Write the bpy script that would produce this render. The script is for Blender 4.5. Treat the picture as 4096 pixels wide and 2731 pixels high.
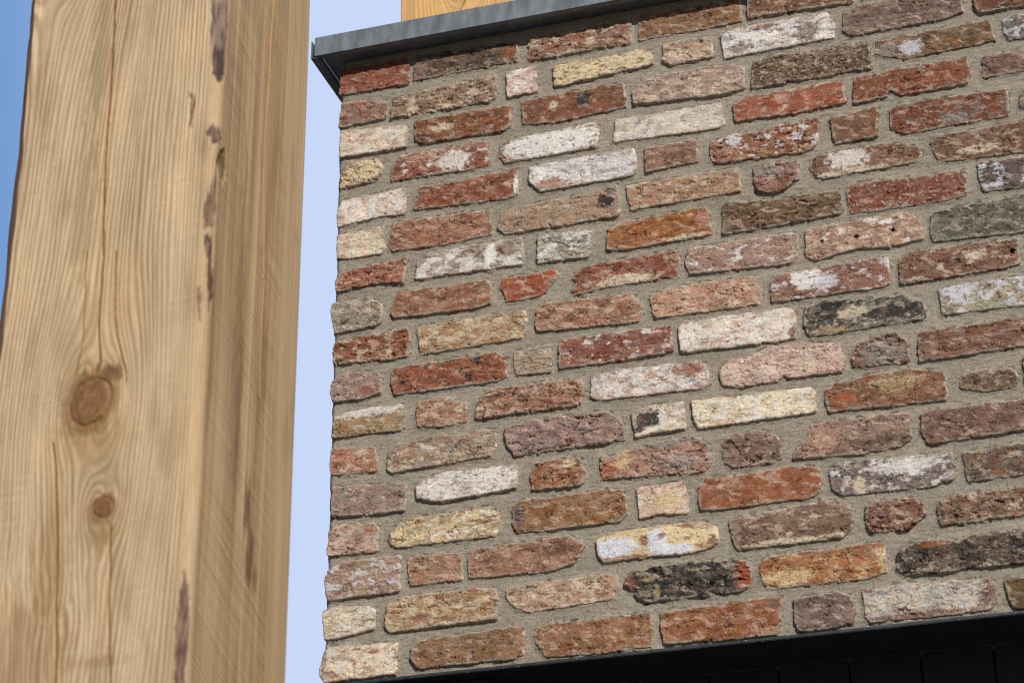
# Reclaimed-brick wall with zinc coping, dark lintel and rough-sawn timber posts, seen from below.
import bpy, math, random
import numpy as np

for o in list(bpy.data.objects):
    bpy.data.objects.remove(o, do_unlink=True)
scene = bpy.context.scene
COL = scene.collection

# ------------------------------------------------------------------ camera
cam_d = bpy.data.cameras.new("camera")
cam_d.sensor_width = 36.0
cam_d.sensor_fit = 'HORIZONTAL'
cam_d.lens = 8700.0 / 4096.0 * 36.0
cam_d.clip_end = 3000.0
cam_d.dof.use_dof = True
cam_d.dof.focus_distance = 3.92
cam_d.dof.aperture_fstop = 5.6
cam = bpy.data.objects.new("camera", cam_d)
COL.objects.link(cam)
import mathutils
_r = mathutils.Vector((0.955538463, 0.294667130, -0.010841019))
_u = mathutils.Vector((0.139828334, -0.420449447, 0.896476603))
_f = mathutils.Vector((-0.259604087, 0.858133757, 0.442958433))
M3 = mathutils.Matrix((_r, _u, -_f)).transposed()
cam.matrix_world = mathutils.Matrix.Translation((1.37853571, -3.38650125, 1.6)) @ M3.to_4x4()
scene.camera = cam

# ------------------------------------------------------------------ world: Nishita sky with a bank of thin bright cloud
SUN_EL, SUN_AZ = 31.0, 33.0          # azimuth measured from the wall's normal towards +x (camera right)
sun_dir = mathutils.Vector((math.sin(math.radians(SUN_AZ)) * math.cos(math.radians(SUN_EL)),
                            -math.cos(math.radians(SUN_AZ)) * math.cos(math.radians(SUN_EL)),
                            math.sin(math.radians(SUN_EL))))
world = bpy.data.worlds.new("World")
scene.world = world
world.use_nodes = True
nt = world.node_tree
nt.nodes.clear()
w_out = nt.nodes.new('ShaderNodeOutputWorld')
w_bg = nt.nodes.new('ShaderNodeBackground')
w_sky = nt.nodes.new('ShaderNodeTexSky')
w_sky.sky_type = 'NISHITA'
w_sky.sun_disc = False
w_sky.sun_elevation = math.radians(SUN_EL)
w_sky.sun_rotation = math.atan2(sun_dir.x, sun_dir.y)
w_sky.altitude = 0.0
w_sky.air_density = 1.0
w_sky.dust_density = 0.1
w_sky.ozone_density = 3.0
w_bg.inputs['Strength'].default_value = 0.055
w_tc = nt.nodes.new('ShaderNodeTexCoord')
w_map = nt.nodes.new('ShaderNodeMapping')
w_map.inputs['Location'].default_value = (0.0, 0.0, 0.0)
w_noise = nt.nodes.new('ShaderNodeTexNoise')
w_noise.inputs['Scale'].default_value = 2.6
w_noise.inputs['Detail'].default_value = 4.0
w_noise.inputs['Roughness'].default_value = 0.45
w_sep = nt.nodes.new('ShaderNodeSeparateXYZ')
w_add = nt.nodes.new('ShaderNodeMath'); w_add.operation = 'MULTIPLY_ADD'
w_add.inputs[1].default_value = 0.07
w_ramp = nt.nodes.new('ShaderNodeMapRange')
w_ramp.interpolation_type = 'SMOOTHSTEP'
w_ramp.inputs['From Min'].default_value = -0.57
w_ramp.inputs['From Max'].default_value = -0.39
w_mix = nt.nodes.new('ShaderNodeMix'); w_mix.data_type = 'RGBA'
w_cr = nt.nodes.new('ShaderNodeValToRGB')                 # blue sky through a thin veil -> bright thin cloud (before Strength)
w_cr.color_ramp.elements[0].color = (0.115, 0.275, 0.585, 1)
w_cr.color_ramp.elements[1].color = (0.57, 0.68, 0.94, 1)
w_gain = nt.nodes.new('ShaderNodeVectorMath'); w_gain.operation = 'SCALE'; w_gain.inputs['Scale'].default_value = 20.5
w_zed = nt.nodes.new('ShaderNodeMath'); w_zed.operation = 'MULTIPLY_ADD'; w_zed.inputs[1].default_value = -0.2
L = nt.links.new
L(w_tc.outputs['Generated'], w_map.inputs['Vector'])
L(w_map.outputs['Vector'], w_noise.inputs['Vector'])
L(w_tc.outputs['Generated'], w_sep.inputs['Vector'])
L(w_noise.outputs['Fac'], w_add.inputs[0])
L(w_sep.outputs['Z'], w_zed.inputs[0]); L(w_sep.outputs['X'], w_zed.inputs[2])
L(w_zed.outputs['Value'], w_add.inputs[2])
L(w_ramp.outputs['Result'], w_cr.inputs['Fac']); L(w_cr.outputs['Color'], w_gain.inputs[0]); L(w_gain.outputs['Vector'], w_mix.inputs[7])
L(w_add.outputs['Value'], w_ramp.inputs['Value'])
w_north = nt.nodes.new('ShaderNodeMapRange'); w_north.interpolation_type = 'SMOOTHSTEP'   # the bank stands in the north only
w_north.inputs['From Min'].default_value = 0.35
w_north.inputs['From Max'].default_value = 0.6
L(w_sep.outputs['Y'], w_north.inputs['Value'])
L(w_north.outputs['Result'], w_mix.inputs[0])
L(w_sky.outputs['Color'], w_mix.inputs[6])
L(w_mix.outputs[2], w_bg.inputs['Color'])
L(w_bg.outputs['Background'], w_out.inputs['Surface'])

sun_d = bpy.data.lights.new("sun", 'SUN')
sun_d.energy = 5.0
sun_d.angle = math.radians(0.5)
sun_d.color = (1.0, 0.955, 0.885)
sun = bpy.data.objects.new("sun", sun_d)
COL.objects.link(sun)
sun.rotation_euler = sun_dir.to_track_quat('Z', 'Y').to_euler()
sun.location = (6, -6, 8)

scene.view_settings.view_transform = 'Standard'
scene.view_settings.look = 'None'
scene.view_settings.gamma = 1.0
scene.view_settings.exposure = -0.15
scene.cycles.pixel_filter_type = 'BLACKMAN_HARRIS'
scene.cycles.filter_width = 1.05

# ------------------------------------------------------------------ numpy noise
def _hash(ix, iy, seed):
    h = (ix.astype(np.uint32) * np.uint32(374761393) + iy.astype(np.uint32) * np.uint32(668265263)
         + np.uint32((seed * 2246822519 + 97) & 0xffffffff))
    h = (h ^ (h >> np.uint32(13))) * np.uint32(1274126177)
    h = (h ^ (h >> np.uint32(16))) * np.uint32(2654435761)
    return h ^ (h >> np.uint32(15))

_ANG = np.linspace(0, 2 * np.pi, 256, endpoint=False).astype(np.float32)
_GX, _GY = np.cos(_ANG), np.sin(_ANG)

def perlin(x, y, seed=0):
    x = np.asarray(x, np.float32); y = np.asarray(y, np.float32)
    x, y = np.broadcast_arrays(x, y)
    fx = np.floor(x); fy = np.floor(y)
    ix = fx.astype(np.int64); iy = fy.astype(np.int64)
    dx = x - fx; dy = y - fy
    u = dx * dx * dx * (dx * (dx * 6 - 15) + 10)
    v = dy * dy * dy * (dy * (dy * 6 - 15) + 10)
    def g(ox, oy):
        k = _hash(ix + ox, iy + oy, seed) & np.uint32(255)
        return _GX[k] * (dx - ox) + _GY[k] * (dy - oy)
    a = g(0, 0); b = g(1, 0); c = g(0, 1); d = g(1, 1)
    a = a + u * (b - a); c = c + u * (d - c)
    return (a + v * (c - a)) * 1.5

def fbm(x, y, seed=0, octs=4, gain=0.5):
    t = 0.0; amp = 1.0; tot = 0.0; f = 1.0
    for k in range(octs):
        t = t + amp * perlin(x * f + 17.3 * k, y * f - 9.1 * k, seed + 31 * k)
        tot += amp; amp *= gain; f *= 2.03
    return t / tot

def sstep(a, b, x):
    t = np.clip((x - a) / (b - a), 0, 1)
    return t * t * (3 - 2 * t)

def lin(c):
    c = np.asarray(c, np.float32) / 255.0
    return np.where(c <= 0.04045, c / 12.92, ((c + 0.055) / 1.055) ** 2.4)

def blur(a, n):
    k = np.ones(2 * n + 1, np.float32); k /= k.sum()
    for ax in (0, 1):
        p = np.pad(a, [(n, n) if i == ax else (0, 0) for i in range(2)], mode='edge')
        a = np.apply_along_axis(lambda v: np.convolve(v, k, 'valid'), ax, p)
    return a

def poly_sd(px, pz, poly):
    """signed distance to a polygon, positive inside"""
    d = np.full(px.shape, 1e9, np.float32); inside = np.zeros(px.shape, bool)
    n = len(poly)
    for i in range(n):
        ax, az = poly[i]; bx, bz = poly[(i + 1) % n]
        ex, ez = bx - ax, bz - az
        wx, wz = px - ax, pz - az
        t = np.clip((wx * ex + wz * ez) / (ex * ex + ez * ez + 1e-9), 0, 1)
        d = np.minimum(d, (wx - ex * t) ** 2 + (wz - ez * t) ** 2)
        c = (az > pz) != (bz > pz)
        with np.errstate(divide='ignore', invalid='ignore'):
            xi = ax + (pz - az) * ex / (ez if abs(ez) > 1e-9 else 1e-9)
        inside ^= c & (px < xi)
    d = np.sqrt(d)
    return np.where(inside, d, -d)

# ------------------------------------------------------------------ object helpers
def set_props(o, label=None, category=None, group=None, kind=None):
    if label: o['label'] = label
    if category: o['category'] = category
    if group: o['group'] = group
    if kind: o['kind'] = kind
    return o

def link(name, me, parent=None):
    o = bpy.data.objects.new(name, me)
    COL.objects.link(o)
    if parent is not None:
        o.parent = parent
    return o

def mesh_from_arrays(name, V, F, C=None, mat=None, smooth=True, parent=None):
    """V (n,3) metres, F (m,4) int quads, C (n,3) linear colour"""
    me = bpy.data.meshes.new(name)
    me.vertices.add(len(V)); me.vertices.foreach_set('co', np.ascontiguousarray(V, np.float32).ravel())
    m = len(F)
    me.loops.add(m * 4); me.loops.foreach_set('vertex_index', np.ascontiguousarray(F, np.int32).ravel())
    me.polygons.add(m)
    me.polygons.foreach_set('loop_start', np.arange(0, m * 4, 4, dtype=np.int32))
    me.polygons.foreach_set('use_smooth', np.full(m, smooth))
    me.update(calc_edges=True)
    if C is not None:
        at = me.attributes.new('tone', 'FLOAT_COLOR', 'POINT')
        rgba = np.ones((len(V), 4), np.float32); rgba[:, :3] = C
        at.data.foreach_set('color', rgba.ravel())
    if mat: me.materials.append(mat)
    return link(name, me, parent)

def grid_faces(nr, nc, keep=None, base=0, flip=False):
    i = np.arange(nr - 1)[:, None] * nc + np.arange(nc - 1)[None, :]
    f = np.stack([i, i + 1, i + nc + 1, i + nc], -1).reshape(-1, 4)
    if flip: f = f[:, ::-1]
    if keep is not None: f = f[keep.ravel()]
    return f + base

def boxes_mesh(name, boxes, mat, parent=None, bevel=0.0):
    """list of (x0,x1,y0,y1,z0,z1) joined in one mesh"""
    import bmesh
    bm = bmesh.new()
    for (x0, x1, y0, y1, z0, z1) in boxes:
        r = bmesh.ops.create_cube(bm, size=1.0)
        for v in r['verts']:
            v.co = mathutils.Vector(((x0 + x1) / 2 + v.co.x * (x1 - x0), (y0 + y1) / 2 + v.co.y * (y1 - y0),
                                     (z0 + z1) / 2 + v.co.z * (z1 - z0)))
    if bevel:
        bmesh.ops.bevel(bm, geom=bm.edges[:], offset=bevel, segments=2, affect='EDGES', clamp_overlap=True)
    me = bpy.data.meshes.new(name); bm.to_mesh(me); bm.free()
    me.materials.append(mat)
    return link(name, me, parent)

# ------------------------------------------------------------------ materials
def new_mat(name):
    m = bpy.data.materials.new(name); m.use_nodes = True
    t = m.node_tree; b = t.nodes['Principled BSDF']
    return m, t, b

def masonry_mat(name, rough, fine_scale, fine_amt, bump_scale, bump_dist, bump2_scale=None, bump2_dist=0.0, tint=None):
    m, t, b = new_mat(name)
    b.inputs['Roughness'].default_value = rough
    b.inputs['Specular IOR Level'].default_value = 0.25
    tc = t.nodes.new('ShaderNodeTexCoord')
    at = t.nodes.new('ShaderNodeAttribute'); at.attribute_name = 'tone'
    n1 = t.nodes.new('ShaderNodeTexNoise'); n1.inputs['Scale'].default_value = fine_scale
    n1.inputs['Detail'].default_value = 5; n1.inputs['Roughness'].default_value = 0.65
    mr = t.nodes.new('ShaderNodeMapRange')
    mr.inputs['From Min'].default_value = 0.3; mr.inputs['From Max'].default_value = 0.7
    mr.inputs['To Min'].default_value = 1 - fine_amt; mr.inputs['To Max'].default_value = 1 + fine_amt
    mx = t.nodes.new('ShaderNodeVectorMath'); mx.operation = 'SCALE'
    l = t.links.new
    l(tc.outputs['Object'], n1.inputs['Vector'])
    l(n1.outputs['Fac'], mr.inputs['Value'])
    l(at.outputs['Color'], mx.inputs[0]); l(mr.outputs['Result'], mx.inputs['Scale'])
    l(mx.outputs['Vector'], b.inputs['Base Color'])
    n2 = t.nodes.new('ShaderNodeTexNoise'); n2.inputs['Scale'].default_value = bump_scale
    n2.inputs['Detail'].default_value = 6; n2.inputs['Roughness'].default_value = 0.7
    bp = t.nodes.new('ShaderNodeBump'); bp.inputs['Distance'].default_value = bump_dist; bp.inputs['Strength'].default_value = 1.0
    l(tc.outputs['Object'], n2.inputs['Vector']); l(n2.outputs['Fac'], bp.inputs['Height'])
    last = bp
    if bump2_scale:
        n3 = t.nodes.new('ShaderNodeTexVoronoi'); n3.inputs['Scale'].default_value = bump2_scale
        bp2 = t.nodes.new('ShaderNodeBump'); bp2.inputs['Distance'].default_value = bump2_dist; bp2.inputs['Strength'].default_value = 0.8
        l(tc.outputs['Object'], n3.inputs['Vector']); l(n3.outputs['Distance'], bp2.inputs['Height'])
        l(bp.outputs['Normal'], bp2.inputs['Normal']); last = bp2
    l(last.outputs['Normal'], b.inputs['Normal'])
    return m

MAT_BRICK = masonry_mat('weathered_brick', 0.9, 420.0, 0.22, 300.0, 0.0016)
MAT_MORTAR = masonry_mat('sand_mortar', 0.95, 600.0, 0.25, 420.0, 0.0014, 650.0, 0.0007)
MAT_WOOD = masonry_mat('sawn_timber', 0.75, 260.0, 0.06, 500.0, 0.0004)

def metal_mat(name, base, rough, metallic):
    m, t, b = new_mat(name)
    b.inputs['Metallic'].default_value = metallic
    tc = t.nodes.new('ShaderNodeTexCoord'); l = t.links.new
    mp = t.nodes.new('ShaderNodeMapping'); mp.inputs['Scale'].default_value = (1.0, 1.0, 0.35)
    n = t.nodes.new('ShaderNodeTexNoise'); n.inputs['Scale'].default_value = 60; n.inputs['Detail'].default_value = 6
    cr = t.nodes.new('ShaderNodeValToRGB')
    cr.color_ramp.elements[0].position = 0.3; cr.color_ramp.elements[1].position = 0.72
    cr.color_ramp.elements[0].color = (*[c * 0.72 for c in base], 1)
    cr.color_ramp.elements[1].color = (*[c * 1.28 for c in base], 1)
    v = t.nodes.new('ShaderNodeTexNoise'); v.inputs['Scale'].default_value = 330; v.inputs['Detail'].default_value = 2
    fl = t.nodes.new('ShaderNodeMapRange'); fl.inputs['From Min'].default_value = 0.69; fl.inputs['From Max'].default_value = 0.74
    mx = t.nodes.new('ShaderNodeMix'); mx.data_type = 'RGBA'; mx.inputs[7].default_value = (0.5, 0.5, 0.5, 1)
    l(tc.outputs['Object'], mp.inputs['Vector']); l(mp.outputs['Vector'], n.inputs['Vector']); l(n.outputs['Fac'], cr.inputs['Fac'])
    l(tc.outputs['Object'], v.inputs['Vector']); l(v.outputs['Fac'], fl.inputs['Value']); l(fl.outputs['Result'], mx.inputs[0])
    l(cr.outputs['Color'], mx.inputs[6]); l(mx.outputs[2], b.inputs['Base Color'])
    rr = t.nodes.new('ShaderNodeMapRange'); rr.inputs['To Min'].default_value = rough - 0.12; rr.inputs['To Max'].default_value = rough + 0.15
    l(n.outputs['Fac'], rr.inputs['Value']); l(rr.outputs['Result'], b.inputs['Roughness'])
    n2 = t.nodes.new('ShaderNodeTexNoise'); n2.inputs['Scale'].default_value = 25; n2.inputs['Detail'].default_value = 5
    bp = t.nodes.new('ShaderNodeBump'); bp.inputs['Distance'].default_value = 0.0012; bp.inputs['Strength'].default_value = 0.5
    l(tc.outputs['Object'], n2.inputs['Vector']); l(n2.outputs['Fac'], bp.inputs['Height']); l(bp.outputs['Normal'], b.inputs['Normal'])
    return m

MAT_ZINC = metal_mat('patinated_zinc', (0.165, 0.188, 0.213), 0.48, 0.25)
MAT_STEEL = metal_mat('dark_coated_steel', (0.03, 0.036, 0.043), 0.45, 0.2)

def plain_noise_mat(name, base, rough, scale, amt, stretch=(1, 1, 1)):
    m, t, b = new_mat(name)
    b.inputs['Roughness'].default_value = rough
    tc = t.nodes.new('ShaderNodeTexCoord'); l = t.links.new
    mp = t.nodes.new('ShaderNodeMapping'); mp.inputs['Scale'].default_value = stretch
    n = t.nodes.new('ShaderNodeTexNoise'); n.inputs['Scale'].default_value = scale; n.inputs['Detail'].default_value = 6
    cr = t.nodes.new('ShaderNodeValToRGB')
    cr.color_ramp.elements[0].position = 0.3; cr.color_ramp.elements[1].position = 0.7
    cr.color_ramp.elements[0].color = (*[c * (1 - amt) for c in base], 1)
    cr.color_ramp.elements[1].color = (*[c * (1 + amt) for c in base], 1)
    l(tc.outputs['Object'], mp.inputs['Vector']); l(mp.outputs['Vector'], n.inputs['Vector'])
    l(n.outputs['Fac'], cr.inputs['Fac']); l(cr.outputs['Color'], b.inputs['Base Color'])
    bp = t.nodes.new('ShaderNodeBump'); bp.inputs['Distance'].default_value = 0.002; bp.inputs['Strength'].default_value = 0.4
    l(n.outputs['Fac'], bp.inputs['Height']); l(bp.outputs['Normal'], b.inputs['Normal'])
    return m

MAT_BOARD = plain_noise_mat('dark_stained_board', (0.007, 0.0055, 0.0045), 0.7, 12, 0.35, (6, 6, 0.5))
MAT_CORE = plain_noise_mat('concrete_core', (0.2, 0.19, 0.17), 0.95, 15, 0.2)
MAT_GROUND = plain_noise_mat('ground_paving', (0.11, 0.105, 0.095), 0.95, 3.0, 0.3)
MAT_ROOF = plain_noise_mat('roof_felt', (0.05, 0.05, 0.052), 0.9, 20, 0.3)

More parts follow.
